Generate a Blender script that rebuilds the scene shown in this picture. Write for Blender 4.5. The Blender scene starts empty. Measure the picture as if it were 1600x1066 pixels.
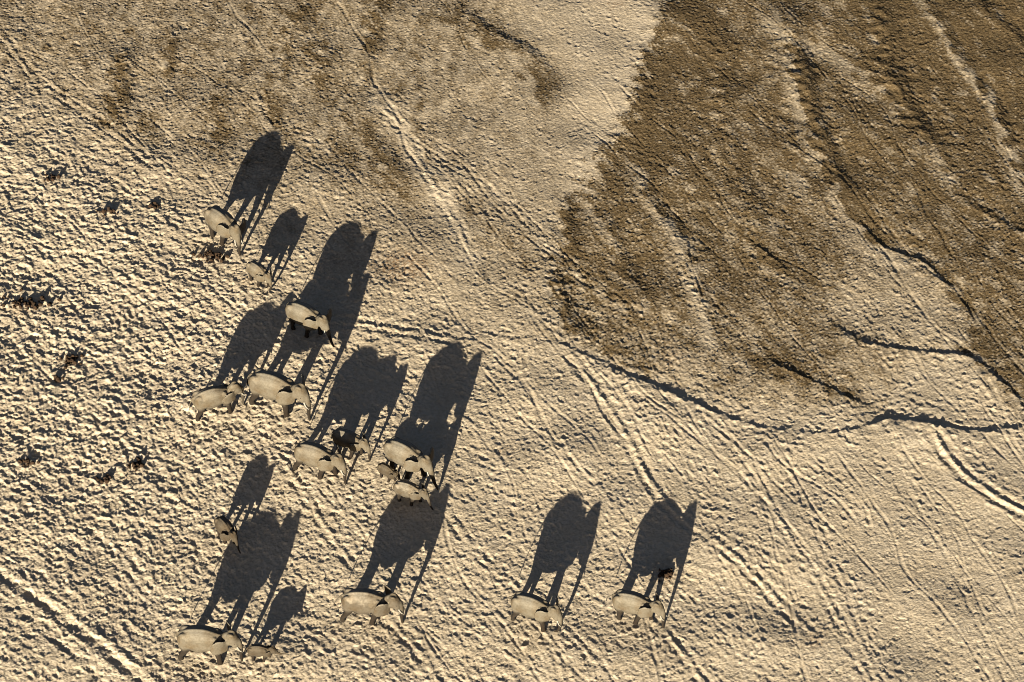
import bpy, bmesh, math, random
import numpy as np
from mathutils import Vector, Matrix

S = bpy.context.scene
COL = S.collection
R = math.radians
random.seed(7)
rng = np.random.default_rng(11)

# ------------------------------------------------------------------ camera
TILT, DIST, FPX = R(47.0), 255.0, 4650.0          # angle from straight down, metres, focal length in px of 1600
CAM = Vector((0.0, -DIST * math.sin(TILT), DIST * math.cos(TILT)))
cd = bpy.data.cameras.new('camera')
cam = bpy.data.objects.new('camera', cd)
COL.objects.link(cam)
cam.location = CAM
cam.rotation_euler = (TILT, 0, 0)
cd.sensor_width = 36.0
cd.lens = 36.0 * FPX / 1600.0
cd.clip_start = 1.0
cd.clip_end = 9000.0
S.camera = cam

# ------------------------------------------------------------------ sky and sun
SUN_EL, SUN_AZ = R(10.8), R(15.2)   # the light travels up and a little right over the ground
ldir = Vector((math.sin(SUN_AZ) * math.cos(SUN_EL), math.cos(SUN_AZ) * math.cos(SUN_EL), -math.sin(SUN_EL)))
W = bpy.data.worlds.new('World')
S.world = W
W.use_nodes = True
nt = W.node_tree
sky = nt.nodes.new('ShaderNodeTexSky')
sky.sky_type = 'NISHITA'
sky.sun_disc = False
sky.sun_elevation = SUN_EL
sky.sun_rotation = math.atan2(-ldir.x, -ldir.y)
sky.altitude = 900.0
sky.air_density = 0.20
sky.dust_density = 0.9
sky.ozone_density = 0.0
bg = nt.nodes['Background']
bg.inputs['Strength'].default_value = 0.05
nt.links.new(sky.outputs[0], bg.inputs['Color'])
sl = bpy.data.lights.new('sun', 'SUN')
sl.energy = 5.0
sl.angle = R(0.5)
sl.color = (1.0, 0.93, 0.82)
sun = bpy.data.objects.new('sun', sl)
COL.objects.link(sun)
sun.rotation_euler = ldir.to_track_quat('-Z', 'Y').to_euler()
sun.location = (-30, -110, 40)
S.view_settings.view_transform = 'Standard'
S.view_settings.look = 'None'
S.view_settings.gamma = 1.0
S.view_settings.use_curve_mapping = False
S.view_settings.exposure = 1.82
S.cycles.filter_width = 0.85
S.cycles.max_bounces = 3
S.cycles.diffuse_bounces = 2

# ------------------------------------------------------------------ pixel <-> ground helpers (1600 x 1066 photograph)
ST, CT = math.sin(TILT), math.cos(TILT)

def ground(px, py, z=0.0):
    a = (px - 800.0) / FPX
    b = (533.0 - py) / FPX
    d = Vector((a, ST + b * CT, -CT + b * ST))
    k = (z - CAM.z) / d.z
    return CAM + d * k

def to_px(x, y):
    vy, vz = y - CAM.y, -CAM.z
    f = vy * ST - vz * CT
    u = vy * CT + vz * ST
    return 800.0 + FPX * x / f, 533.0 - FPX * u / f

def smooth(t):
    t = np.clip(t, 0, 1)
    return t * t * (3 - 2 * t)

# ------------------------------------------------------------------ relief of the pan, worked out on an even grid
CELL = 0.06
X0, X1, Y0, Y1 = -60.0, 60.0, -46.0, 58.0
NX, NY = int((X1 - X0) / CELL), int((Y1 - Y0) / CELL)
gx = X0 + (np.arange(NX) + 0.5) * CELL
gy = Y0 + (np.arange(NY) + 0.5) * CELL
GX, GY = np.meshgrid(gx, gy)                       # [NY, NX]
PX, PY = to_px(GX, GY)
PX = PX.astype(np.float32); PY = PY.astype(np.float32)
fkx = np.fft.rfftfreq(NX, CELL)[None, :]
fky = np.fft.fftfreq(NY, CELL)[:, None]

def noise(lo, hi, stretch=1.0, ang=0.0, power=0.0):
    """Band of waves between the wavelengths lo and hi (m), stretched along the direction ang; unit deviation."""
    w = rng.standard_normal((NY, NX)).astype(np.float32)
    F = np.fft.rfft2(w)
    c, s = math.cos(ang), math.sin(ang)
    a = (fkx * c + fky * s) * stretch
    b = -fkx * s + fky * c
    k = np.sqrt(a * a + b * b) + 1e-9
    band = np.exp(-(np.maximum(0, k * lo - 1) * 2.2) ** 2) * np.exp(-(np.maximum(0, 1 / (k * hi) - 1) * 2.2) ** 2)
    F *= band * k ** (-power)
    n = np.fft.irfft2(F, s=(NY, NX))
    return (n / n.std()).astype(np.float32)

def table(rows):
    """Bilinear look-up of a coarse table given every 100 px of the photograph, smoothed."""
    T = np.array(rows, np.float32)
    T = np.repeat(np.repeat(T, 8, 0), 8, 1)
    for _ in range(3):
        P = np.pad(T, 4, mode='edge')
        T = sum(P[i:i + T.shape[0], 4:-4] for i in range(9)) / 9
        P = np.pad(T, 4, mode='edge')
        T = sum(P[4:-4, i:i + T.shape[1]] for i in range(9)) / 9
    u = np.clip((PX / 100 + 0.5) * 8 - 0.5, 0, T.shape[1] - 1.01)
    v = np.clip((PY / 100 + 0.5) * 8 - 0.5, 0, T.shape[0] - 1.01)
    i, j = u.astype(int), v.astype(int)
    fu, fv = u - i, v - j
    return (T[j, i] * (1 - fu) + T[j, i + 1] * fu) * (1 - fv) + (T[j + 1, i] * (1 - fu) + T[j + 1, i + 1] * fu) * fv

def polyline(pts, reach):
    """Signed distance (m) to a line given in px, positive on its upper side, and the run along it; only within reach."""
    P = [ground(*p) for p in pts]
    D = np.full((NY, NX), 1e3, np.float32)
    A = np.zeros((NY, NX), np.float32)
    run = 0.0
    L = sum((P[i + 1] - P[i]).length for i in range(len(P) - 1))
    for p, q in zip(P[:-1], P[1:]):
        dx, dy = q.x - p.x, q.y - p.y
        ll = math.hypot(dx, dy)
        i0 = max(0, int((min(p.x, q.x) - reach - X0) / CELL)); i1 = min(NX, int((max(p.x, q.x) + reach - X0) / CELL) + 1)
        j0 = max(0, int((min(p.y, q.y) - reach - Y0) / CELL)); j1 = min(NY, int((max(p.y, q.y) + reach - Y0) / CELL) + 1)
        if i1 <= i0 or j1 <= j0:
            run += ll
            continue
        xx, yy = GX[j0:j1, i0:i1] - p.x, GY[j0:j1, i0:i1] - p.y
        t = np.clip((xx * dx + yy * dy) / (ll * ll), 0, 1)
        ex, ey = xx - t * dx, yy - t * dy
        d = np.sqrt(ex * ex + ey * ey)
        sgn = np.where(dx * yy - dy * xx >= 0, 1.0, -1.0)
        sub = D[j0:j1, i0:i1]
        m = d < np.abs(sub)
        sub[m] = (d * sgn)[m]
        A[j0:j1, i0:i1][m] = ((run + t * ll) / L)[m]
        run += ll
    return D, A

churn = table([
    [.30, .30, .28, .25, .22, .20, .18, .16, .16, .16, .20, .22, .20, .20, .20, .20, .20],
    [.45, .45, .40, .35, .30, .24, .20, .16, .16, .14, .22, .20, .18, .18, .20, .20, .20],
    [.80, .70, .55, .45, .36, .28, .24, .20, .18, .16, .22, .20, .18, .18, .20, .20, .20],
    [.95, .92, .80, .60, .42, .32, .28, .26, .22, .22, .20, .19, .18, .18, .18, .20, .20],
    [1.0, 1.0, 1.0, .95, .65, .50, .36, .30, .26, .24, .26, .26, .26, .26, .24, .24, .26],
    [1.0, 1.0, 1.0, .95, .80, .65, .52, .48, .44, .36, .28, .26, .26, .26, .26, .24, .26],
    [1.0, 1.0, 1.0, .95, .78, .62, .52, .46, .40, .42, .40, .34, .28, .28, .28, .30, .30],
    [.98, 1.0, .98, .88, .70, .60, .52, .46, .38, .36, .36, .36, .32, .32, .32, .28, .26],
    [.90, .88, .85, .80, .68, .60, .54, .50, .44, .40, .38, .38, .34, .28, .28, .26, .24],
    [.75, .75, .75, .72, .66, .60, .56, .52, .48, .46, .44, .40, .36, .30, .25, .24, .24],
    [.65, .65, .65, .66, .66, .62, .58, .56, .54, .50, .48, .44, .40, .32, .26, .24, .24],
    [.65, .65, .65, .66, .66, .62, .58, .56, .54, .50, .48, .44, .40, .32, .26, .24, .24]])

FLOW = R(-36)
h = 0.05 * noise(9, 30)
warp = noise(1.6, 5)
jag = noise(0.3, 1.1)
lump = noise(0.45, 1.6, 1.9, FLOW, 0.6)
lump2 = noise(0.9, 2.8, 1.8, FLOW - 0.25, 0.5)
crest = -np.abs(noise(0.55, 1.8, 1.8, FLOW + 0.1, 0.5))       # sharp crests between rounded hollows
crest2 = -np.abs(noise(0.32, 0.9, 1.7, FLOW - 0.15, 0.3))
h += churn ** 1.5 * (0.010 * lump + 0.026 * lump2 + 0.024 * crest)
crest3 = -np.abs(noise(0.26, 0.62, 1.8, FLOW, 0.1))
h += (0.22 + 0.68 * churn) * (0.034 * crest2 + 0.036 * crest3 + 0.014 * noise(0.20, 0.55, 1.5, FLOW, 0.2)) * (0.75 + 0.35 * np.clip(warp, -1, 1))

# --- low banks: the ground rises gently towards the line and drops on its upper side
def bank(pts, height, rise=6.0, fade=(0.06, 0.06), sharp=0.30, prof=None, ripple=0.0):
    D, A = polyline(pts, max(3 * rise, 12))
    D = D + 0.02 * jag + 0.05 * warp
    e = smooth(A / max(fade[0], 1e-3)) * smooth((1 - A) / max(fade[1], 1e-3)) * (0.8 + 0.25 * np.clip(warp, -1.5, 1.5))
    if prof:
        e = e * np.interp(A, prof[0], prof[1])
    up = np.where(D < 0, np.exp(D / rise), 1 - smooth(D / sharp))
    dip = np.where(D > 0, -0.45 * smooth(D / sharp) * np.exp(-np.maximum(D - sharp, 0) / (rise * 0.7)), 0)
    out = height * e * (np.where(np.abs(D) > 900, 0, up + dip))
    if ripple:
        Dr = D + 0.25 * warp
        out += ripple * np.sin(2 * np.pi * Dr / 0.95) * np.where((Dr > 0.2) & (Dr < 6), smooth(Dr / 0.6) * np.exp(-Dr / 2.2), 0) * smooth((A - .3) / .15) * (0.6 + 0.5 * np.clip(warp, -1, 1.5))
    return out.astype(np.float32)

h += bank([(690, 515), (760, 524), (820, 532), (880, 540), (930, 562), (980, 587), (1030, 607), (1080, 628), (1130, 650), (1190, 668),
           (1240, 676), (1300, 679), (1350, 669), (1385, 656), (1420, 660), (1470, 668), (1500, 675), (1550, 674), (1600, 667), (1700, 655)],
          0.125, 5.0, (0.10, 0.0), 0.35, ([0, .12, .24, .30, .37, .42, .47, .55, .62, .66, .70, .78, .84, .90, 1], [.2, .35, .6, 1.1, 1.3, .8, .55, .35, .35, .5, 1.15, 1.2, .7, .8, .6]), 0.055)
h += bank([(1185, 556), (1220, 573), (1280, 600), (1310, 614), (1340, 626), (1365, 642)], 0.10, 4.0, (0.25, 0.25), 0.25)
h += bank([(1285, 492), (1320, 520), (1350, 536), (1400, 546), (1460, 551), (1510, 556), (1530, 566), (1550, 585), (1580, 610), (1600, 640), (1640, 690)],
          0.12, 4.0, (0.15, 0.1), 0.3)
h += bank([(1330, 320), (1345, 345), (1365, 372), (1385, 388), (1410, 396), (1440, 406), (1465, 430), (1490, 456), (1510, 480), (1528, 514)],
          0.12, 4.0, (0.3, 0.15), 0.2)
h += bank([(1175, 376), (1205, 402), (1238, 430)], 0.10, 3.0, (0.35, 0.35), 0.2)
# long swells and furrows that fan down from the top of the slope
for pts, hh, ri, shp in [
    ([(1232, 0), (1240, 60), (1252, 110), (1264, 170), (1285, 230), (1302, 270), (1327, 312), (1348, 340)], .24, 3.0, 1.1),
    ([(1368, -30), (1385, 60), (1380, 100), (1402, 150), (1428, 195), (1452, 228), (1485, 295)], .22, 3.0, 1.3),
    ([(1425, -30), (1470, 50), (1492, 90), (1520, 130), (1545, 160), (1565, 210), (1580, 260), (1602, 310)], .15, 1.2, 1.0),
    ([(1500, -30), (1540, 20), (1590, 60), (1650, 120)], .14, 2.0, 1.0),
    ([(1050, -10), (1030, 40), (1012, 75), (998, 140), (968, 205), (932, 258), (895, 310)], .15, 2.0, .9),
    ([(985, 240), (1005, 300), (1030, 340), (1060, 380), (1075, 430), (1092, 480), (1112, 540)], .12, 2.0, 1.0),
    ([(888, 300), (886, 350), (890, 400)], .16, 2.5, .8),
    ([(855, 420), (872, 450), (884, 490), (900, 530)], .16, 2.5, .8),
    ([(1095, -10), (1122, 60), (1128, 110), (1122, 170), (1142, 260), (1180, 350), (1238, 432)], .13, 2.5, 1.4),
    ([(930, 320), (960, 380), (980, 430), (1000, 485)], .10, 2.0, .9),
    ([(1480, 300), (1530, 330), (1590, 362)], .12, 2.0, .8),
    ([(594, -20), (588, 30), (576, 80), (566, 140), (560, 190)], .13, 2.2, .9),
    ([(476, -20), (468, 40), (445, 110), (430, 180)], .12, 2.2, 1.0),
    ([(388, -10), (382, 60), (352, 140), (335, 230)], .11, 2.2, 1.0),
    ([(272, -10), (266, 70), (262, 112), (240, 200)], .13, 2.2, .9),
    ([(200, 60), (190, 150), (172, 200)], .12, 2.2, .9),
    ([(510, 50), (506, 122), (485, 180)], .10, 2.0, .9),
    ([(700, 0), (760, 50), (830, 85), (872, 135)], .12, 2.0, .8),
    ([(560, 190), (590, 230), (640, 290)], .08, 2.0, .8),
]:
    h += bank(pts, hh * .85, ri, (0.25, 0.3), shp * 1.5)
h += bank([(1560, 340), (1572, 352), (1590, 362), (1640, 370)], 0.10, 3.0, (0.3, 0.1), 0.2)

# --- beaten paths and ruts
def rut(pts, depth, half=0.22, twin=0.0, rim=0.6, fade=0.08):
    D, A = polyline(pts, 4.0)
    D = D + 0.05 * jag + 0.04 * warp
    e = smooth(A / fade) * smooth((1 - A) / fade) * (0.75 + 0.35 * np.clip(warp, -1.2, 1.2))
    out = np.zeros_like(D)
    for o in ((-twin / 2, twin / 2) if twin else (0.0,)):
        q = np.abs(D - o) / half
        out += -np.exp(-(q ** 2)) + rim * np.exp(-((q - 1.9) ** 2) / 0.5)
    return depth * e * out

h += rut([(880, 538), (920, 590), (955, 640), (985, 690), (1010, 740), (1035, 780), (1065, 810), (1110, 840), (1150, 870), (1190, 910), (1240, 960), (1285, 1005)], 0.050, 0.22, 0.85, 0.9)
h += rut([(-60, 850), (0, 897), (60, 937), (120, 982), (180, 1030), (225, 1066), (300, 1130)], 0.115, 0.36, 0, 0.8)
h += rut([(-60, 900), (0, 935), (60, 975), (130, 1035), (190, 1085)], 0.06, 0.3, 0, 0.6)
h += rut([(1450, 668), (1480, 710), (1510, 745), (1560, 780), (1600, 800), (1680, 840)], 0.07, 0.26, 0.9, 0.8, 0.05)
h += rut([(1090, 628), (1120, 670), (1170, 720), (1200, 780), (1240, 850), (1280, 910), (1330, 1000), (1370, 1090)], 0.045, 0.2, 0.7)
h += rut([(1415, 755), (1450, 820), (1490, 890), (1520, 960), (1560, 1040), (1590, 1100)], 0.035, 0.16, 0.0)
h += rut([(1200, 680), (1250, 760), (1290, 850), (1330, 930), (1360, 1010), (1400, 1090)], 0.035, 0.18, 0.6)
h += rut([(590, 160), (630, 200), (655, 250), (690, 310), (720, 360), (735, 400)], 0.035, 0.2, 0.8)
h += rut([(605, 160), (650, 190), (690, 230), (740, 270)], 0.03, 0.2, 0.0)
h += rut([(408, 140), (414, 175), (433, 202)], 0.06, 0.2)
h += rut([(430, 700), (470, 760), (520, 840), (560, 890)], 0.05, 0.22, 0.7)
h += rut([(690, 780), (740, 860), (800, 910), (860, 960), (920, 1020), (970, 1090)], 0.04, 0.22, 0.7)
h += rut([(590, 950), (650, 1010), (690, 1066), (720, 1110)], 0.05, 0.22, 0.8)
h += rut([(845, 975), (870, 1020), (890, 1090)], 0.05, 0.2, 0.6)
h += rut([(1000, 950), (1060, 1010), (1120, 1090)], 0.05, 0.22, 0.8)
h += rut([(0, 50), (60, 130), (120, 165), (190, 215), (260, 275)], 0.05, 0.22, 0.7)
h += rut([(120, 800), (180, 850), (230, 920), (290, 960)], 0.05, 0.25, 0.7)
h += rut([(520, 500), (600, 510), (680, 525), (740, 535)], 0.05, 0.25, 0.9)

# --- thousands of round elephant prints trodden one over the other
printed = np.zeros((NY, NX), np.float32)

def stamp(x, y, ang, r, asp, depth, rim):
    w = int(r * asp * 1.9 / CELL) + 1
    i, j = int((x - X0) / CELL), int((y - Y0) / CELL)
    if i < w or j < w or i >= NX - w - 1 or j >= NY - w - 1:
        return
    sl_ = (slice(j - w, j + w + 1), slice(i - w, i + w + 1))
    xx, yy = GX[sl_] - x, GY[sl_] - y
    c, s = math.cos(ang), math.sin(ang)
    a = (xx * c + yy * s) / (r * asp)
    b = (-xx * s + yy * c) / r
    q = np.sqrt(a * a + b * b)
    k = np.clip((1.12 - q) / 0.30, 0, 1)
    k = k * k * (3 - 2 * k)
    sub = h[sl_]
    m = float(sub[k > 0.2].mean())
    tgt = m - depth * (1 - 0.35 * a)
    h[sl_] = sub * (1 - 0.62 * k) + tgt * 0.62 * k + rim * np.exp(-((q - 1.32) / 0.24) ** 2) * (1 + 0.8 * a)
    p = printed[sl_]
    np.maximum(p, k * 0.9, out=p)

def flow_at(x, y):
    t = (x + 50) / 100.0
    return -math.atan2(1.0 + 1.5 * t, 1.0)

def churn_at(x, y):
    return float(churn[min(NY - 1, max(0, int((y - Y0) / CELL))), min(NX - 1, max(0, int((x - X0) / CELL)))])

prints = []
for _ in range(190):                               # trails of one animal each
    x, y = random.uniform(-60, 60), random.uniform(-46, 58)
    a = flow_at(x, y) + random.gauss(0, 0.28)
    if random.random() < 0.12:
        a += random.uniform(-1.3, 1.3)
    side = 1
    for _k in range(random.randint(12, 70)):
        a += random.gauss(0, 0.05) + 0.05 * (flow_at(x, y) - a)
        x += math.cos(a) * 0.82; y += math.sin(a) * 0.82
        side = -side
        prints.append((x - math.sin(a) * 0.24 * side, y + math.cos(a) * 0.24 * side, a, 1.0))
for _ in range(46000):
    x, y = random.uniform(-60, 60), random.uniform(-46, 58)
    c = churn_at(x, y)
    if random.random() < c ** 1.3 * 0.9 + 0.01:
        prints.append((x, y, flow_at(x, y) + random.gauss(0, 0.6), 0.5 + 0.9 * c))
random.shuffle(prints)
for x, y, a, s in prints:
    stamp(x, y, a, random.uniform(0.15, 0.25), random.uniform(1.1, 2.1), random.uniform(0.018, 0.055) * s, random.uniform(0.006, 0.022) * s)

h += (0.006 + 0.010 * churn) * noise(0.16, 0.42, 1.5, FLOW)

# --- narrow paths worn by single files of animals
worn = np.zeros((NY, NX), np.float32)
def wear(x, y, half, amt):
    w = int(half * 3.2 / CELL) + 1
    i, j = int((x - X0) / CELL), int((y - Y0) / CELL)
    if i < w or j < w or i >= NX - w - 1 or j >= NY - w - 1:
        return
    sl_ = (slice(j - w, j + w + 1), slice(i - w, i + w + 1))
    g = amt * np.exp(-((GX[sl_] - x) ** 2 + (GY[sl_] - y) ** 2) / (2 * (half * 0.75) ** 2))
    p = worn[sl_]
    np.maximum(p, g, out=p)
trng = random.Random(21)
starts = [(trng.uniform(-58, 58), trng.uniform(-10, 54)) for _ in range(70)]
starts += [(ground(px, py).x, ground(px, py).y) for px, py in [(1180, 668), (1200, 672), (1250, 690), (1290, 690), (1100, 640), (1060, 620), (960, 580), (900, 550), (760, 540), (600, 170), (610, 175),
           (620, 165), (585, 158), (1440, 700), (1400, 720), (690, 780), (640, 950), (430, 690), (445, 700), (820, 960), (1000, 950), (740, 545), (1330, 700), (1130, 660)]]
for k, (x, y) in enumerate(starts):
    a = flow_at(x, y) + trng.gauss(0, 0.22)
    amt, half = trng.uniform(.5, 1.0), trng.uniform(.13, .22)
    L = trng.randint(120, 420)
    for q in range(L):
        a += trng.gauss(0, 0.035) + 0.02 * (flow_at(x, y) - a)
        x += math.cos(a) * 0.1; y += math.sin(a) * 0.1
        wear(x, y, half, amt * min(1, q / 20, (L - q) / 30) * (0.8 + 0.3 * math.sin(q * .11 + k)))
soft = h.copy()
for _ in range(3):
    soft = 0.25 * (np.roll(soft, 1, 0) + np.roll(soft, -1, 0) + np.roll(soft, 1, 1) + np.roll(soft, -1, 1))
h += np.clip(worn * 1.3, 0, 1) * (soft - h)
h += -0.050 * worn ** 1.5 + 0.030 * np.exp(-((worn - 0.22) / 0.12) ** 2)
h = h.astype(np.float32)

# --- ground colour: brown algal crust, rusty patches, streaks of stain and of painted ridge shade and sun
brown = table([
    [.40, .38, .34, .40, .42, .32, .34, .28, .26, .08, .60, .68, .50, .58, .85, .85, .80],
    [.24, .28, .34, .28, .38, .30, .28, .22, .30, .10, .70, .72, .50, .64, .80, .85, .80],
    [.06, .12, .26, .28, .32, .30, .30, .30, .12, .60, .75, .66, .56, .66, .70, .75, .80],
    [.02, .02, .08, .12, .24, .24, .34, .22, .08, .72, .70, .64, .60, .70, .62, .68, .74],
    [0, 0, 0, .02, .10, .14, .20, .20, .24, .66, .64, .58, .60, .58, .48, .58, .72],
    [0, 0, 0, 0, .02, .08, .12, .14, .12, .58, .64, .52, .52, .48, .40, .44, .64],
    [0, 0, 0, 0, 0, .02, .03, .06, .06, .06, .16, .34, .54, .48, .28, .12, .50],
    [0, 0, 0, 0, 0, 0, .02, .05, .06, .02, .02, .02, .04, .03, .02, .02, .04],
    [0, 0, 0, 0, 0, 0, .02, .03, .04, .02, .02, .02, .02, .02, .02, .02, .02],
    [0, 0, 0, .02, .02, .02, .02, .03, .03, .04, .02, .04, .02, .02, .02, .02, .02],
    [.03, .03, .02, .02, .02, .02, .03, .03, .03, .03, .03, .05, .06, .02, .02, .02, .02],
    [.03, .03, .02, .02, .02, .02, .03, .03, .03, .03, .03, .05, .06, .02, .02, .02, .02]])
brown = np.where(PX < 900, np.minimum(brown * 1.35, .6), brown)

def inside(pts, soft):
    """Soft mask of a polygon in px, its outline frayed."""
    n = len(pts)
    fx, fy = PX + 7 * jag + 9 * warp, PY + 7 * lump
    ins = np.zeros(PX.shape, bool)
    dist = np.full(PX.shape, 1e6, np.float32)
    for k in range(n):
        (ax, ay), (bx, by) = pts[k], pts[(k + 1) % n]
        cond = (ay > fy) != (by > fy)
        if by != ay:
            ins ^= cond & (fx < (bx - ax) * (fy - ay) / (by - ay) + ax)
        dx, dy = bx - ax, by - ay
        t = np.clip(((fx - ax) * dx + (fy - ay) * dy) / (dx * dx + dy * dy), 0, 1)
        dist = np.minimum(dist, np.hypot(fx - ax - t * dx, fy - ay - t * dy))
    return smooth(0.5 + np.where(ins, dist, -dist) / (2 * soft))

crust = inside([(1052, -60), (1040, 0), (1012, 70), (995, 140), (965, 200), (930, 255), (892, 308), (880, 370), (868, 430), (878, 490), (915, 535), (980, 572),
                (1060, 605), (1140, 630), (1230, 640), (1340, 640), (1500, 700), (1720, 700), (1720, -60)], 9)
brown = np.where(crust > 0.5, brown, np.minimum(brown, 0.40)) * (0.25 + 0.75 * np.maximum(crust, 0.9 * smooth((980 - PX) / 260)))
pale = inside([(1435, 556), (1520, 560), (1560, 605), (1600, 655), (1600, 690), (1380, 660), (1400, 610)], 20)
brown *= 1 - 0.6 * pale
pale2 = inside([(1375, 398), (1440, 410), (1490, 462), (1520, 520), (1500, 548), (1380, 535), (1290, 480), (1300, 430)], 22)
brown *= 1 - 0.4 * pale2
mott = noise(1.5, 7, 2.0, R(-60))
mott2 = noise(0.35, 1.4, 1.15, FLOW)
mott3 = noise(0.2, 0.5)
fan = noise(1.2, 5.5, 4.0, R(76))
for pts, w, amt in [  # streaks: brown stain mixed with painted shade and sun of the ridge flanks
    ([(1238, 60), (1250, 110), (1262, 170), (1285, 230), (1300, 270), (1325, 310), (1345, 335), (1375, 372)], 14, .35),  # shaded far flank of a ridge, painted darker into the ground
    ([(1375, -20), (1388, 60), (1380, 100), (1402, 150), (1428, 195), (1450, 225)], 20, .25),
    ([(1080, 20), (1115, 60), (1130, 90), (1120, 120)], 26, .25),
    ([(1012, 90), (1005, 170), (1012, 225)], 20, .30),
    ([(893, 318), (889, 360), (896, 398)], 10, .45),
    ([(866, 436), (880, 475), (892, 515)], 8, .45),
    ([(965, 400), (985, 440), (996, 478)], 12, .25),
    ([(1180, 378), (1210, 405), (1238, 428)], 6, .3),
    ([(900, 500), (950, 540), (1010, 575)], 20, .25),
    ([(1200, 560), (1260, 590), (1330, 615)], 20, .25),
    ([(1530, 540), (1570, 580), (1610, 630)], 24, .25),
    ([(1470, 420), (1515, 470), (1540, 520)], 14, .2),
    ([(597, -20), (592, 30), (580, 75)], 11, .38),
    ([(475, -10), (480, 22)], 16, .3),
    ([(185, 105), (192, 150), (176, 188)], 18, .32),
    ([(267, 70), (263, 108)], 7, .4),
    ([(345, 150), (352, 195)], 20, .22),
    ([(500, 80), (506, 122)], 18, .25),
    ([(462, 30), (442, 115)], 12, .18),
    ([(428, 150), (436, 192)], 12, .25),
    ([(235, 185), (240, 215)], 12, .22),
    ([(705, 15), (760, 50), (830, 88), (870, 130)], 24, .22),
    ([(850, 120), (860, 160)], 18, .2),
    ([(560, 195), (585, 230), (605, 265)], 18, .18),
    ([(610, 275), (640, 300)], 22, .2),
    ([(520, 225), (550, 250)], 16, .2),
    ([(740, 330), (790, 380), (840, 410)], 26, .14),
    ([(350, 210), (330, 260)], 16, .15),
    ([(1425, -20), (1470, 50), (1492, 90), (1520, 130), (1545, 160), (1565, 210), (1580, 260), (1602, 310)], 9, -.50),  # paler streaks from here: mostly sunlit ridge flanks painted into the colour
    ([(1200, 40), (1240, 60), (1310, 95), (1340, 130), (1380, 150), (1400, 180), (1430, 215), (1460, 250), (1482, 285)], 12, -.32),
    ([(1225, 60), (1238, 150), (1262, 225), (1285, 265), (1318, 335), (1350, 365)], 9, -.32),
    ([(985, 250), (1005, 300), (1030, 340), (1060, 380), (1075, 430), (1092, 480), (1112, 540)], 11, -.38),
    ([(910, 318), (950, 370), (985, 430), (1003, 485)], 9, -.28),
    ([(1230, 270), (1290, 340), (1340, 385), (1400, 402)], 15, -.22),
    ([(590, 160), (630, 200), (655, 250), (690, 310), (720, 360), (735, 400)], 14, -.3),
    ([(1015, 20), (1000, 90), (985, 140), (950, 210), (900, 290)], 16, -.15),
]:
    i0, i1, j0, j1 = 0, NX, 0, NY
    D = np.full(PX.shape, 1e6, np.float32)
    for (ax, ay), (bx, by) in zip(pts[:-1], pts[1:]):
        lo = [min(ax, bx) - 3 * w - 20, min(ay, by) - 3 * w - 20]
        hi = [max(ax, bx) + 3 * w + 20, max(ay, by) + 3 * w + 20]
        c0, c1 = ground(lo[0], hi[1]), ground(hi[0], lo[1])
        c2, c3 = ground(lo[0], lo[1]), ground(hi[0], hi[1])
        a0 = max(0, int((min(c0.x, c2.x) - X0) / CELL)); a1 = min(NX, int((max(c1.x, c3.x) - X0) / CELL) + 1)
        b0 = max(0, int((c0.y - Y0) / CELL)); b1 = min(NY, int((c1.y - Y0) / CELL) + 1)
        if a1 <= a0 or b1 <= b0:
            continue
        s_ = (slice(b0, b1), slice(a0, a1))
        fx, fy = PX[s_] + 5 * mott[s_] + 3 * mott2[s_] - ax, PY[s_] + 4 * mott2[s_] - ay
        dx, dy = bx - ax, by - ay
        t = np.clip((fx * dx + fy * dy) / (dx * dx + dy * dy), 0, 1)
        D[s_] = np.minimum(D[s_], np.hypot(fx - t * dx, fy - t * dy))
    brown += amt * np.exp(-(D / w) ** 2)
brown = brown * (1 + 0.17 * mott) + (0.09 * mott2 + 0.06 * mott3) * np.clip(brown * 2.2, 0, 1)
brown += (0.05 * fan + 0.02) * smooth((880 - PX) / 120) * smooth((380 - PY) / 200)
brown -= 0.16 * printed * np.clip(brown, 0, 1)
clod = np.clip(noise(0.30, 0.75) - 0.55, 0, 1.6)               # crumbs of broken crust lie on the brown ground, pale where they are turned over
onb = smooth(brown / 0.5)
h += onb * (0.034 * clod + 0.010 * np.clip(mott3, -1, 2))
brown = brown * (1 - 0.42 * np.clip(clod * 1.4, 0, 1))
brown = np.clip(brown, 0, 1).astype(np.float32)

rust = np.zeros_like(brown)
for x, y, rx, ry, amt in [(630, 418, 38, 20, 1.3), (965, 8, 12, 6, .9), (787, 705, 14, 8, .55), (1040, 900, 18, 18, .8), (1275, 1000, 16, 14, .7), (1240, 965, 24, 10, .35),
                          (38, 486, 26, 14, .6), (330, 398, 18, 12, .5), (80, 285, 14, 7, .6), (240, 292, 24, 9, .45), (212, 738, 14, 8, .5), (110, 566, 16, 10, .4),
                          (45, 728, 12, 8, .4), (1050, 560, 22, 16, .35), (390, 440, 14, 10, .45), (640, 950, 60, 16, .15), (560, 410, 30, 14, .25)]:
    q = ((PX - x + 4 * mott2 + 4 * jag) / rx) ** 2 + ((PY - y + 4 * lump) / ry) ** 2
    rust += amt * np.exp(-q) * np.clip(0.75 + 0.5 * mott2, 0, 1.4)
rust = np.clip(rust, 0, 1).astype(np.float32)

def sample(G, x, y):
    u = np.clip((np.asarray(x) - X0) / CELL - 0.5, 0, NX - 1.01)
    v = np.clip((np.asarray(y) - Y0) / CELL - 0.5, 0, NY - 1.01)
    i, j = u.astype(int), v.astype(int)
    fu, fv = u - i, v - j
    return (G[j, i] * (1 - fu) + G[j, i + 1] * fu) * (1 - fv) + (G[j + 1, i] * (1 - fu) + G[j + 1, i + 1] * fu) * fv

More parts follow.
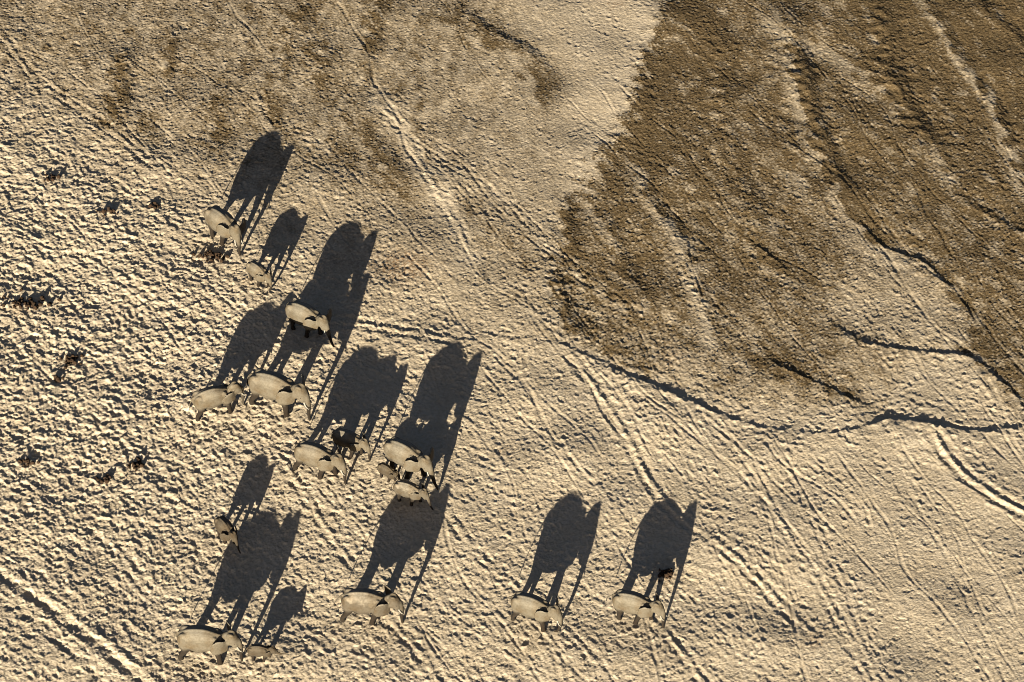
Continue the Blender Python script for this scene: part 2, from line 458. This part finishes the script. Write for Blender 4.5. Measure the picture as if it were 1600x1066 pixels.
# ------------------------------------------------------------------ material helpers
def new_mat(name):
    m = bpy.data.materials.new(name)
    m.use_nodes = True
    t = m.node_tree
    b = t.nodes['Principled BSDF']
    b.inputs['Specular IOR Level'].default_value = 0.15
    b.inputs['Roughness'].default_value = 0.95
    return m, t, b

def node(t, kind, **kw):
    n = t.nodes.new(kind)
    for k, v in kw.items():
        if k in n.inputs.keys():
            n.inputs[k].default_value = v
        else:
            setattr(n, k, v)
    return n

def mixc(t, fac, a, b, blend='MIX'):
    n = t.nodes.new('ShaderNodeMix')
    n.data_type = 'RGBA'
    n.blend_type = blend
    for i, v in ((0, fac), (6, a), (7, b)):
        if hasattr(v, 'is_output'):
            t.links.new(v, n.inputs[i])
        else:
            n.inputs[i].default_value = v if i == 0 else (*v, 1)
    return n.outputs[2]

def remap(t, src, a, b, c=0.0, d=1.0):
    n = node(t, 'ShaderNodeMapRange')
    for i, v in ((1, a), (2, b), (3, c), (4, d)):
        n.inputs[i].default_value = v
    t.links.new(src, n.inputs[0])
    return n.outputs[0]

# ------------------------------------------------------------------ the ground: one sheet, fine where it is seen and running on to the horizon
NU, NV = 1290, 960
ys = np.linspace(-43.0, 54.5, NV)
us = np.linspace(-1, 1, NU)
MY = np.repeat(ys[:, None], NU, 1)
MX = us[None, :] * (43.5 + (MY + 43.0) * 0.128)
MZ = sample(h, MX, MY)
edge = np.minimum(np.minimum(np.arange(NU)[None, :], NU - 1 - np.arange(NU)[None, :]), np.minimum(np.arange(NV)[:, None], NV - 1 - np.arange(NV)[:, None]))
fadeout = smooth(edge / 18.0)
MZ = MZ * fadeout
co = np.stack([MX, MY, MZ], -1).reshape(-1, 3).astype(np.float32)
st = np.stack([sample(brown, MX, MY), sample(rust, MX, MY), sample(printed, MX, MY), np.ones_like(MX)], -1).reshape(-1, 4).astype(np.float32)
idx = np.arange(NU * NV).reshape(NV, NU)
quads = np.stack([idx[:-1, :-1], idx[:-1, 1:], idx[1:, 1:], idx[1:, :-1]], -1).reshape(-1, 4)
loop = np.concatenate([idx[0, :-1], idx[:-1, -1], idx[-1, :0:-1], idx[:0:-1, 0]])
nb = len(loop)
base = len(co)
extra, equads, prev = [], [], loop
for k, sc_ in enumerate((1.25, 3.0, 60.0)):
    ring = co[loop].copy(); ring[:, :2] = ring[:, :2] * sc_; ring[:, 2] = 0
    ids = base + k * nb + np.arange(nb)
    extra.append(ring)
    equads.append(np.stack([prev, ids, np.roll(ids, -1), np.roll(prev, -1)], -1))
    prev = ids
co = np.concatenate([co] + extra)
st = np.concatenate([st] + [st[loop]] * 3)
quads = np.concatenate([quads] + equads).astype(np.int32)

def mesh_np(name, co, quads):
    me = bpy.data.meshes.new(name)
    me.vertices.add(len(co)); me.vertices.foreach_set('co', co.ravel().astype(np.float32))
    me.loops.add(quads.size); me.loops.foreach_set('vertex_index', quads.ravel())
    me.polygons.add(len(quads))
    me.polygons.foreach_set('loop_start', np.arange(0, quads.size, quads.shape[1], dtype=np.int32))
    me.update(calc_edges=True)
    me.shade_smooth()
    return me

gm = mesh_np('ground', co, quads)
at = gm.color_attributes.new('stain', 'FLOAT_COLOR', 'POINT')  # carries stains together with the painted ridge shade and sun
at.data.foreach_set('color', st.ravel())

m, t, b = new_mat('pan_sand')
geo = node(t, 'ShaderNodeNewGeometry')
att = node(t, 'ShaderNodeAttribute', attribute_name='stain')
sep = node(t, 'ShaderNodeSeparateColor')
t.links.new(att.outputs['Color'], sep.inputs[0])
n1 = node(t, 'ShaderNodeTexNoise', Scale=0.35, Detail=6.0, Roughness=0.6)
n2 = node(t, 'ShaderNodeTexNoise', Scale=3.2, Detail=5.0, Roughness=0.65)
n3 = node(t, 'ShaderNodeTexNoise', Scale=14.0, Detail=3.0, Roughness=0.6)
for n in (n1, n2, n3):
    t.links.new(geo.outputs['Position'], n.inputs['Vector'])
sand = mixc(t, remap(t, n1.outputs[0], .35, .65), (.455, .365, .238), (.51, .418, .284))
sand = mixc(t, remap(t, n2.outputs[0], .42, .72), sand, (.39, .305, .190))
crustc = mixc(t, remap(t, n2.outputs[0], .35, .65), (.070, .046, .020), (.150, .102, .048))
crustc = mixc(t, remap(t, n3.outputs[0], .56, .70, 0, .75), crustc, (.34, .27, .165))
# the brown lies patchily: noise decides where it is thick
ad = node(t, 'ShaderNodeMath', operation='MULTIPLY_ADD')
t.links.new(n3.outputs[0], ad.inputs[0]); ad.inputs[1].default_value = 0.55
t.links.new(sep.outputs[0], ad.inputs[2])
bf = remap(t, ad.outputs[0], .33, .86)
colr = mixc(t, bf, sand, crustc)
rf = node(t, 'ShaderNodeMath', operation='MULTIPLY')
t.links.new(sep.outputs[1], rf.inputs[0])
t.links.new(remap(t, n3.outputs[0], .38, .62), rf.inputs[1])
colr = mixc(t, rf.outputs[0], colr, (.15, .070, .024))
t.links.new(colr, b.inputs['Base Color'])
mp = node(t, 'ShaderNodeMapping'); mp.inputs['Rotation'].default_value = (0, 0, R(32)); mp.inputs['Scale'].default_value = (.6, 1.2, 1)
t.links.new(geo.outputs['Position'], mp.inputs['Vector'])
n4 = node(t, 'ShaderNodeTexNoise', Scale=7.0, Detail=4.0, Roughness=0.65)
t.links.new(mp.outputs[0], n4.inputs['Vector'])
bu = node(t, 'ShaderNodeBump', Strength=0.7, Distance=0.06)
t.links.new(n4.outputs[0], bu.inputs['Height'])
t.links.new(bu.outputs[0], b.inputs['Normal'])
b.inputs['Specular IOR Level'].default_value = 0.0
gm.materials.append(m)
go = bpy.data.objects.new('ground', gm)
COL.objects.link(go)
go['kind'] = 'structure'

# ------------------------------------------------------------------ elephants
def skin(name, dust, mid, hide, patchy=0.0):
    m, t, b = new_mat(name)
    tc = node(t, 'ShaderNodeTexCoord')
    ge = node(t, 'ShaderNodeNewGeometry')
    sz = node(t, 'ShaderNodeSeparateXYZ'); t.links.new(tc.outputs['Object'], sz.inputs[0])
    sn = node(t, 'ShaderNodeSeparateXYZ'); t.links.new(ge.outputs['Normal'], sn.inputs[0])
    na = node(t, 'ShaderNodeTexNoise', Scale=1.7, Detail=5.0, Roughness=0.6)
    nb_ = node(t, 'ShaderNodeTexNoise', Scale=9.0, Detail=4.0, Roughness=0.6)
    for n in (na, nb_):
        t.links.new(tc.outputs['Object'], n.inputs['Vector'])
    # powdery dust has settled on what faces up, most of all on the back and crown
    a = node(t, 'ShaderNodeMath', operation='MULTIPLY_ADD')
    t.links.new(na.outputs[0], a.inputs[0]); a.inputs[1].default_value = 0.5 + patchy
    t.links.new(sn.outputs[2], a.inputs[2])
    f = remap(t, a.outputs[0], 0.75 + .5 * patchy, 1.25 + .5 * patchy)
    oi = node(t, 'ShaderNodeObjectInfo')
    hz = node(t, 'ShaderNodeMath', operation='MULTIPLY_ADD')
    t.links.new(na.outputs[0], hz.inputs[0]); hz.inputs[1].default_value = 0.8; t.links.new(sz.outputs[2], hz.inputs[2])
    low = remap(t, hz.outputs[0], 1.40, 1.95)
    c = mixc(t, low, hide, mid)
    c = mixc(t, f, c, dust)
    c = mixc(t, remap(t, nb_.outputs[0], .42, .72, 0, .6), c, (.62, .58, .52), 'MULTIPLY')
    nc = node(t, 'ShaderNodeTexNoise', Scale=1.1, Detail=3.0, Roughness=0.5)
    t.links.new(tc.outputs['Object'], nc.inputs['Vector'])
    c = mixc(t, remap(t, nc.outputs[0], .46, .66, 0, .8), c, (.78, .68, .54), 'MULTIPLY')
    c = mixc(t, remap(t, oi.outputs['Random'], 0, 1, 0, .5), c, (.86, .80, .72), 'MULTIPLY')
    spn = node(t, 'ShaderNodeMath', operation='ABSOLUTE'); t.links.new(sz.outputs[1], spn.inputs[0])
    c = mixc(t, remap(t, spn.outputs[0], .0, .13, .35, 0), c, tuple(v * .9 for v in mid))
    t.links.new(c, b.inputs['Base Color'])
    wv = node(t, 'ShaderNodeTexNoise', Scale=22.0, Detail=3.0)
    t.links.new(tc.outputs['Object'], wv.inputs['Vector'])
    bu = node(t, 'ShaderNodeBump', Strength=0.45, Distance=0.03)
    t.links.new(wv.outputs[0], bu.inputs['Height'])
    t.links.new(bu.outputs[0], b.inputs['Normal'])
    return m

SKIN = skin('dusty_hide', (.225, .192, .134), (.094, .078, .051), (.018, .0132, .008))
SKIN_MUD = skin('mud_caked_hide', (.26, .218, .15), (.074, .060, .039), (.018, .0132, .008), 0.9)
SKIN_CALF = skin('calf_hide', (.12, .096, .062), (.050, .039, .024), (.020, .0145, .009), 0.2)
m, t, b = new_mat('ivory'); b.inputs['Base Color'].default_value = (.20, .18, .135, 1); b.inputs['Roughness'].default_value = .45
IVORY = m
m, t, b = new_mat('eye_dark'); b.inputs['Base Color'].default_value = (.012, .009, .007, 1); b.inputs['Roughness'].default_value = .2
EYE = m
m, t, b = new_mat('tail_hair'); b.inputs['Base Color'].default_value = (.018, .014, .011, 1)
HAIR = m

def tube(bm, rings, seg=18):
    """Loft through rings (centre, side vector, up vector): ellipses, closed at both ends."""
    loops = []
    for c, s, u in rings:
        loops.append([bm.verts.new(c + s * math.cos(2 * math.pi * k / seg) + u * math.sin(2 * math.pi * k / seg)) for k in range(seg)])
    for A, B in zip(loops[:-1], loops[1:]):
        for k in range(seg):
            bm.faces.new((A[k], A[(k + 1) % seg], B[(k + 1) % seg], B[k]))
    bm.faces.new(loops[0][::-1]); bm.faces.new(loops[-1])

def spline(pts, n):
    """Catmull-Rom through tuples of numbers."""
    P = [np.array(p, float) for p in pts]
    P = [2 * P[0] - P[1]] + P + [2 * P[-1] - P[-2]]
    out = []
    for i in range(1, len(P) - 2):
        for k in range(n):
            s = k / n
            a, b_, c, d = P[i - 1:i + 3]
            out.append(0.5 * (2 * b_ + (c - a) * s + (2 * a - 5 * b_ + 4 * c - d) * s * s + (3 * b_ - a - 3 * c + d) * s ** 3))
    out.append(P[-2])
    return out

def limb(bm, pts, seg=14, n=3, ref=Vector((0, 1, 0))):
    """Tapered limb: pts are (x, y, z, half-width sideways, half-width fore-aft)."""
    Q = spline(pts, n)
    rings = []
    for i, q in enumerate(Q):
        d = Vector(Q[min(i + 1, len(Q) - 1)][:3]) - Vector(Q[max(i - 1, 0)][:3])
        d.normalize()
        s = (ref - d * ref.dot(d))
        s = s.normalized() if s.length > 1e-3 else Vector((1, 0, 0))
        u = d.cross(s)
        rings.append((Vector(q[:3]), s * q[3], u * q[4]))
    tube(bm, rings, seg)

def make_elephant(label, group, rump, crown, zs=None, scale=1.0, fore=(0.34, -0.27), hind=(-0.34, 0.27), yaw=0.0, nod=0.0,
                  trunk=((.10, -.35), (.13, -.75), (.12, -1.15), (.12, -1.55), (.17, -1.86)), sway=0.0, ears=(54, 46), tail=(0.0, 0.1),
                  tusks=True, mat=None, calf=False, fit=1.0):
    s = scale
    for _ in range(3):
        a, c = ground(*rump, 2.15 * s), ground(*crown, 2.25 * s)
        s = fit * math.hypot(c.x - a.x, c.y - a.y) / 3.90
    top = 2.15 * s
    a, c = ground(*rump, top), ground(*crown, 2.25 * s)
    head = math.atan2(c.y - a.y, c.x - a.x)
    length = math.hypot(c.x - a.x, c.y - a.y)
    ca, sa = math.cos(head), math.sin(head)
    # the rump lies at x = -1.58 and the brow at x = 2.32 on the unit animal
    mid = 1.58 / 3.90
    rx_, ry_ = a.x + (c.x - a.x) * mid, a.y + (c.y - a.y) * mid
    root = bpy.data.objects.new('elephant', None)
    COL.objects.link(root)
    feet_z = float(np.mean(sample(h, [rx_ + ca * k * s for k in (-1, 0, 1)], [ry_ + sa * k * s for k in (-1, 0, 1)])))
    root.location = (rx_, ry_, feet_z - 0.02)
    root.rotation_euler = (0, 0, head)
    root.scale = (s, s, s)
    root['label'] = label; root['category'] = 'elephant'; root['group'] = group
    print('elephant', label[:40], 'scale %.2f' % (s))

    bm = bmesh.new()
    thin = 0.93 if calf else 1.0
    # torso
    T = spline([(-1.60, 1.790, 0.12, 0.190), (-1.50, 1.730, 0.40, 0.390), (-1.28, 1.710, 0.62, 0.550), (-0.95, 1.735, 0.76, 0.665), (-0.45, 1.780, 0.86, 0.750), (0.05, 1.805, 0.88, 0.775), (0.50, 1.795, 0.84, 0.725), (0.90, 1.775, 0.74, 0.615), (1.22, 1.790, 0.61, 0.490), (1.52, 1.850, 0.46, 0.390), (1.72, 1.930, 0.38, 0.390)], 3)
    tube(bm, [(Vector((q[0], 0, q[1])), Vector((0, q[2] * thin, 0)), Vector((0, 0, q[3]))) for q in T], 26)
    # a ridge for the spine
    Rr = spline([(-1.5, 2.00, .10), (-1.0, 2.29, .16), (-.4, 2.44, .18), (.3, 2.46, .18), (.9, 2.28, .17), (1.3, 2.17, .14)], 3)
    tube(bm, [(Vector((q[0], 0, q[1])), Vector((0, q[2], 0)), Vector((0, 0, q[2] * .8))) for q in Rr], 10)
    for sd in (1, -1):                              # shoulder blades, hip bones, the sag of the belly
        for c_, r_ in (((.92, .38, 1.76), (.42, .38, .60)), ((-1.02, .34, 1.86), (.50, .40, .52)), ((-.1, .36, 1.42), (.85, .46, .40))):
            bmesh.ops.create_uvsphere(bm, u_segments=14, v_segments=10, radius=1.0, matrix=Matrix.Translation((c_[0], c_[1] * sd * thin, c_[2])) @ Matrix.Diagonal((*r_, 1)))
    # legs
    for side, f in ((1, fore[0]), (-1, fore[1])):
        y = .46 * side
        k = max(0.0, f) * .35
        limb(bm, [(.92, y * .9, 1.75, .30, .40), (.95 + f * .15, y, 1.35, .27, .33), (.97 + f * .45 + k * .3, y, .98, .215, .235), (.97 + f * .72 + k * .2, y, .62, .180, .190),
                  (.96 + f * .92, y, .30, .165, .170), (.97 + f, y, .08, .195, .205), (.98 + f, y, 0.0, .20, .215)])
    for side, f in ((1, hind[0]), (-1, hind[1])):
        y = .43 * side
        limb(bm, [(-1.00, y * .85, 1.75, .34, .50), (-.96 + f * .15, y, 1.35, .30, .42), (-.90 + f * .42, y, .98, .225, .27), (-1.00 + f * .68, y, .62, .175, .19),
                  (-1.10 + f * .90, y, .34, .160, .165), (-1.06 + f, y, .08, .185, .20), (-1.05 + f, y, 0.0, .19, .21)])
    # head and trunk, turned on the neck
    HB = Vector((1.62, 0, 2.02))
    HM = Matrix.Translation(HB) @ Matrix.Rotation(yaw, 4, 'Z') @ Matrix.Rotation(nod, 4, 'Y') @ Matrix.Translation(-HB)
    hb = bmesh.new()
    H = spline([(1.42, 1.96, .36, .42), (1.66, 2.06, .43, .48), (1.92, 2.10, .47, .50), (2.16, 2.03, .44, .46), (2.34, 1.88, .36, .38), (2.46, 1.70, .27, .28)], 3)
    tube(hb, [(Vector((q[0], 0, q[1])), Vector((0, q[2], 0)), Vector((.25 * q[3], 0, q[3])) if q[0] > 2 else Vector((0, 0, q[3]))) for q in H], 22)
    for sd in (1, -1):                              # crown lobes and cheek bones
        bmesh.ops.create_uvsphere(hb, u_segments=14, v_segments=10, radius=1.0, matrix=Matrix.Translation((1.98, .17 * sd, 2.40)) @ Matrix.Diagonal((.30, .20, .24, 1)))
        bmesh.ops.create_uvsphere(hb, u_segments=12, v_segments=8, radius=1.0, matrix=Matrix.Translation((2.26, .26 * sd, 1.78)) @ Matrix.Diagonal((.22, .15, .26, 1)))
    bmesh.ops.create_uvsphere(hb, u_segments=12, v_segments=8, radius=1.0, matrix=Matrix.Translation((2.08, 0, 1.56)) @ Matrix.Rotation(R(38), 4, 'Y') @ Matrix.Diagonal((.34, .17, .17, 1)))
    tb = Vector((2.42, 0, 1.80))
    tp = [(2.30, 0, 1.98, .27, .28), (tb.x, 0, tb.z, .235, .25)]
    rad = [.185, .155, .125, .100, .080, .07, .06]
    for k, (fx, fz) in enumerate(trunk):
        tp.append((tb.x + fx, sway * ((k + 1) / len(trunk)) ** 1.6, tb.z + fz, rad[k], rad[k]))
    limb(hb, tp, 14, 4)
    # ears: wide flaps hinged on the side of the head
    EO = [(0.00, -.16, .22), (.12, -.36, .54), (.26, -.44, .80), (.42, -.32, .92), (.58, -.18, 1.0), (.72, .02, .98), (.86, .20, .86), (1.0, .20, .52)]
    for sd, ang in ((1, ears[0]), (-1, ears[1])):
        ph = R(ang)
        back = Vector((-math.cos(ph), sd * math.sin(ph), 0))
        nrm = Vector((math.sin(ph), sd * math.cos(ph), 0))
        n_u, n_v = 9, 12
        lift = 1.0 if ang > 40 else 0.1
        def ear_pt(u, v):
            # v: 0 lowest point of the hinge, 1 top; width and droop vary along it
            vv = v * (len(EO) - 1); i = min(int(vv), len(EO) - 2); w = vv - i
            dz = EO[i][1] * (1 - w) + EO[i + 1][1] * w
            wd = (EO[i][2] * (1 - w) + EO[i + 1][2] * w) * (0.90 if calf else 1.22)
            hz = 1.52 + .73 * v
            bulge = .16 * math.sin(u * math.pi * .8) - .16 * u * u
            return Vector((1.84 - .05 * v, sd * (.36 - .04 * v), hz)) + back * (wd * u) + Vector((0, 0, dz * u * (1.0 if dz < 0 else lift))) + nrm * bulge
        fr = [[ear_pt(i / n_u, j / n_v) for j in range(n_v + 1)] for i in range(n_u + 1)]
        off = nrm * .045
        A = [[hb.verts.new(p + off) for p in row] for row in fr]
        B = [[hb.verts.new(p - off) for p in row] for row in fr]
        for i in range(n_u):
            for j in range(n_v):
                hb.faces.new((A[i][j], A[i + 1][j], A[i + 1][j + 1], A[i][j + 1]))
                hb.faces.new((B[i][j], B[i][j + 1], B[i + 1][j + 1], B[i + 1][j]))
        for i in range(n_u):
            hb.faces.new((A[i][0], B[i][0], B[i + 1][0], A[i + 1][0]))
            hb.faces.new((A[i][n_v], A[i + 1][n_v], B[i + 1][n_v], B[i][n_v]))
        for j in range(n_v):
            hb.faces.new((A[0][j], A[0][j + 1], B[0][j + 1], B[0][j]))
            hb.faces.new((A[n_u][j], B[n_u][j], B[n_u][j + 1], A[n_u][j + 1]))
    bmesh.ops.transform(hb, matrix=HM, verts=hb.verts)
    tmp = bpy.data.meshes.new('t'); hb.to_mesh(tmp); hb.free()
    bm.from_mesh(tmp); bpy.data.meshes.remove(tmp)
    # tail
    te = Vector((-1.78 - tail[1], tail[0], .98))
    limb(bm, [(-1.45, 0, 2.12, .10, .10), (-1.62, 0, 1.98, .065, .07), (-1.74 - tail[1] * .5, tail[0] * .4, 1.55, .048, .048), (te.x, te.y, te.z, .042, .042)], 8, 4, Vector((1, 0, 0)))
    bmesh.ops.recalc_face_normals(bm, faces=bm.faces)
    me = bpy.data.meshes.new('body'); bm.to_mesh(me); bm.free()
    body = bpy.data.objects.new('body', me)
    COL.objects.link(body)
    md = body.modifiers.new('skin', 'REMESH'); md.mode = 'VOXEL'; md.voxel_size = 0.048
    ms = body.modifiers.new('soft', 'SMOOTH'); ms.factor = .5; ms.iterations = 5
    dg = bpy.context.evaluated_depsgraph_get(); dg.update()
    ev = body.evaluated_get(dg)
    fin = bpy.data.meshes.new_from_object(ev)
    body.modifiers.clear()
    body.data = fin; fin.name = 'body'; bpy.data.meshes.remove(me)
    fin.shade_smooth()
    fin.materials.clear(); fin.materials.append(mat or SKIN)
    body.parent = root

    def part(name, bm_, mt):
        mm = bpy.data.meshes.new(name); bmesh.ops.recalc_face_normals(bm_, faces=bm_.faces); bm_.to_mesh(mm); bm_.free()
        mm.shade_smooth(); mm.materials.append(mt)
        o = bpy.data.objects.new(name, mm); COL.objects.link(o); o.parent = root
        return o
    for sd in (1, -1):
        if tusks:
            q = bmesh.new()
            limb(q, [(2.34, .20 * sd, 1.66, .062, .062), (2.47, .25 * sd, 1.44, .054, .054), (2.60, .27 * sd, 1.27, .042, .042), (2.76, .25 * sd, 1.17, .014, .014)], 8, 3)
            bmesh.ops.transform(q, matrix=HM, verts=q.verts)
            part('tusk', q, IVORY)
        q = bmesh.new()
        bmesh.ops.create_uvsphere(q, u_segments=10, v_segments=6, radius=.045, matrix=HM @ Matrix.Translation((2.27, .355 * sd, 1.98)))
        part('eye', q, EYE)
    q = bmesh.new()
    limb(q, [(te.x, te.y, te.z + .03, .035, .035), (te.x - .01, te.y * 1.04, te.z - .14, .06, .035), (te.x - .02, te.y * 1.1, te.z - .36, .015, .012)], 8, 3, Vector((0, 1, 0)))
    part('tail_tuft', q, HAIR)
    return root

HERD = 'elephants walking across the pan in a loose herd'
HANG = ((.10, -.35), (.13, -.75), (.12, -1.15), (.12, -1.55), (.17, -1.86))
CURL = ((.10, -.35), (.12, -.75), (.06, -1.15), (-.10, -1.50), (-.34, -1.66))
FWD = ((.14, -.35), (.26, -.72), (.38, -1.05), (.55, -1.38), (.80, -1.62))
OUT = ((.22, -.20), (.50, -.34), (.82, -.36), (1.14, -.28), (1.40, -.14))
E = make_elephant
E('adult elephant farthest up the pan, leading the herd, its trunk hanging straight down', HERD, (325.5, 322), (373, 360), scale=1.0, fore=(0.47, -0.41), hind=(-0.41, 0.38), yaw=-.25, trunk=HANG, ears=(52, 43), tail=(.25, .35))
E('slim young elephant second in line, directly behind the topmost adult, trunk tip curled back', HERD, (388.5, 408), (421.5, 433), scale=.69, fore=(0.38, -0.34), hind=(-0.38, 0.30), yaw=-.1, trunk=CURL, ears=(42, 38), tail=(.05, .15), tusks=False)
E('adult elephant with ears flared wide, standing within the long shadow of another adult', HERD, (450, 472), (510, 502), scale=1.03, fore=(0.27, -0.38), hind=(-0.41, 0.24), yaw=-.15, trunk=FWD, ears=(72, 46), tail=(.0, .1))
E('elephant facing up to the right with white tusks, behind the longest-bodied adult', HERD, (300, 622), (374, 603), scale=.98, fore=(-0.27, 0.34), hind=(0.38, -0.30), yaw=.1, trunk=HANG, ears=(24, 26), tail=(-.25, .2))
E('longest-bodied adult elephant, head low, just in front of the elephant with bright white tusks', HERD, (391, 583), (477, 611), scale=1.17, fore=(-0.42, 0.16), hind=(0.34, -0.28), yaw=-.12, trunk=HANG, ears=(60, 45), tail=(.3, .25))
E('adult elephant with pale tusks walking alongside the darkly shaded young one', HERD, (462, 694), (535, 719), scale=1.05, fore=(0.42, -0.36), hind=(0.22, -0.42), yaw=-.15, trunk=HANG, ears=(52, 43), tail=(.15, .2))
E('half-grown elephant with body darkened by an adult\'s shadow, only its head in the sun', HERD, (521, 672), (574, 693), scale=.80, fore=(0.32, -0.32), hind=(-0.32, 0.30), yaw=-.1, trunk=HANG, ears=(44, 39), tail=(.1, .15), tusks=False)
E('adult elephant with flared ears shielding two small ones at its near side', HERD, (604, 687), (671, 723), scale=1.08, fore=(0.41, -0.35), hind=(-0.32, 0.35), yaw=-.1, trunk=FWD, ears=(70, 46), tail=(.1, .1))
E('smallest calf, smooth and brown, tucked against the flank of the flared-ear adult', 'calves of the herd', (592, 724), (622, 742), scale=.50, fore=(0.27, -0.27), hind=(-0.27, 0.27), trunk=HANG, ears=(38, 38), tusks=False, mat=SKIN_CALF, calf=True)
E('young elephant caked in patchy mud, its trunk stretched forward to the sand', HERD, (616, 753), (667, 770), scale=.77, fore=(0.30, -0.32), hind=(-0.34, 0.27), yaw=-.15, trunk=FWD, ears=(44, 38), tail=(.2, .25), tusks=False, mat=SKIN_MUD)
E('brown young elephant turned steeply downhill, touching the shadow of the large adult below', HERD, (340, 806), (366, 838), scale=.62, fore=(0.32, -0.30), hind=(-0.30, 0.32), yaw=.1, trunk=FWD, ears=(42, 46), tail=(.1, .1), tusks=False, mat=SKIN_CALF)
E('large adult elephant striding right ahead of nobody but a small calf at its trunk', HERD, (276, 986), (369, 994), scale=1.15, fore=(-0.3, 0.25), hind=(0.22, -0.3), yaw=-.05, trunk=HANG, ears=(68, 43), tail=(-.05, .12))
E('little brown calf holding its trunk out in front of the large adult', 'calves of the herd', (386, 1012), (430, 1015), scale=.55, fore=(0.41, -0.27), hind=(-0.34, 0.30), trunk=OUT, ears=(38, 38), tusks=False, mat=SKIN_CALF, calf=True)
E('adult elephant with mud flaking in patches from its flank, below the mud-caked youngster', HERD, (533, 928), (622, 936), scale=1.12, fore=(0.15, -0.42), hind=(0.42, -0.4), yaw=-.05, trunk=HANG, ears=(56, 43), tail=(.1, .35), mat=SKIN_MUD)
E('adult elephant with trunk tip swept along the sand, last but one to the right', HERD, (800, 930), (874, 955), scale=1.02, fore=(-0.4, 0.28), hind=(0.3, -0.22), yaw=-.2, trunk=CURL, sway=-.2, ears=(60, 43), tail=(.3, .35))
E('adult elephant nearest the rust-stained sand, alone at the right end of the herd', HERD, (958, 926), (1034, 946), scale=1.0, fore=(0.42, -0.52), hind=(-0.3, 0.2), yaw=-.15, trunk=HANG, ears=(62, 43), tail=(.35, .4))

# ------------------------------------------------------------------ dung piles
m, t, b = new_mat('dung')
tc = node(t, 'ShaderNodeTexCoord')
n = node(t, 'ShaderNodeTexNoise', Scale=9.0, Detail=3.0); t.links.new(tc.outputs['Object'], n.inputs['Vector'])
t.links.new(mixc(t, remap(t, n.outputs[0], .35, .65), (.012, .008, .005), (.045, .024, .010)), b.inputs['Base Color'])
DUNG = m
BALLS = []
for _k in range(5):
    bm = bmesh.new()
    bmesh.ops.create_icosphere(bm, subdivisions=2, radius=1.0)
    for v in bm.verts:
        v.co *= random.uniform(.78, 1.15)
    me = bpy.data.meshes.new('dung_ball'); bm.to_mesh(me); bm.free(); me.shade_smooth(); me.materials.append(DUNG)
    BALLS.append(me)
def dung(px, py, count, spread, label, sx=1.0):
    c = ground(px, py)
    o = bpy.data.objects.new('dung_pile', None); COL.objects.link(o); o.location = (c.x, c.y, 0)
    for _ in range(count):
        x, y = random.gauss(0, spread * sx), random.gauss(0, spread * .6)
        r = random.uniform(.09, .20)
        q = bpy.data.objects.new('dung_ball', random.choice(BALLS)); COL.objects.link(q); q.parent = o
        q.location = (x, y, float(sample(h, c.x + x, c.y + y)) + r * .35)
        q.rotation_euler = (random.uniform(0, 3), random.uniform(0, 3), random.uniform(0, 3))
        q.scale = (r * random.uniform(.8, 1.4), r, r * random.uniform(.6, .95))
    o['label'] = label; o['category'] = 'dung pile'; o['group'] = 'dung piles on the trampled sand'
dung(37, 474, 46, .75, 'widest scatter of dark dung near the left edge of the trampled sand', 1.4)
dung(331, 399, 34, .42, 'dark dung heap just below the topmost elephant\'s front feet', 1.5)
dung(110, 563, 30, .50, 'black dung heap alone on churned sand, level with the tusked elephant', 1.0)
dung(90, 592, 9, .22, 'few dark dung lumps just below a larger black heap')
dung(81, 279, 16, .35, 'thin strip of dark dung beside an orange stain, uppermost of all')
dung(168, 332, 12, .40, 'loose speckle of dung balls uphill of the deeply churned sand')
dung(242, 322, 12, .35, 'small dung scatter on the slope left of the topmost elephant')
dung(44, 723, 18, .36, 'dark dung heap nearest the left edge, low on the churned sand')
dung(213, 727, 26, .36, 'compact dark dung heap with rusty stain, left of the brown young elephant\'s shadow')
dung(162, 748, 12, .30, 'sparse dung lumps between two darker heaps')
dung(1040, 897, 30, .45, 'crumbled dung on rusty sand between an elephant\'s shadow legs', .7)
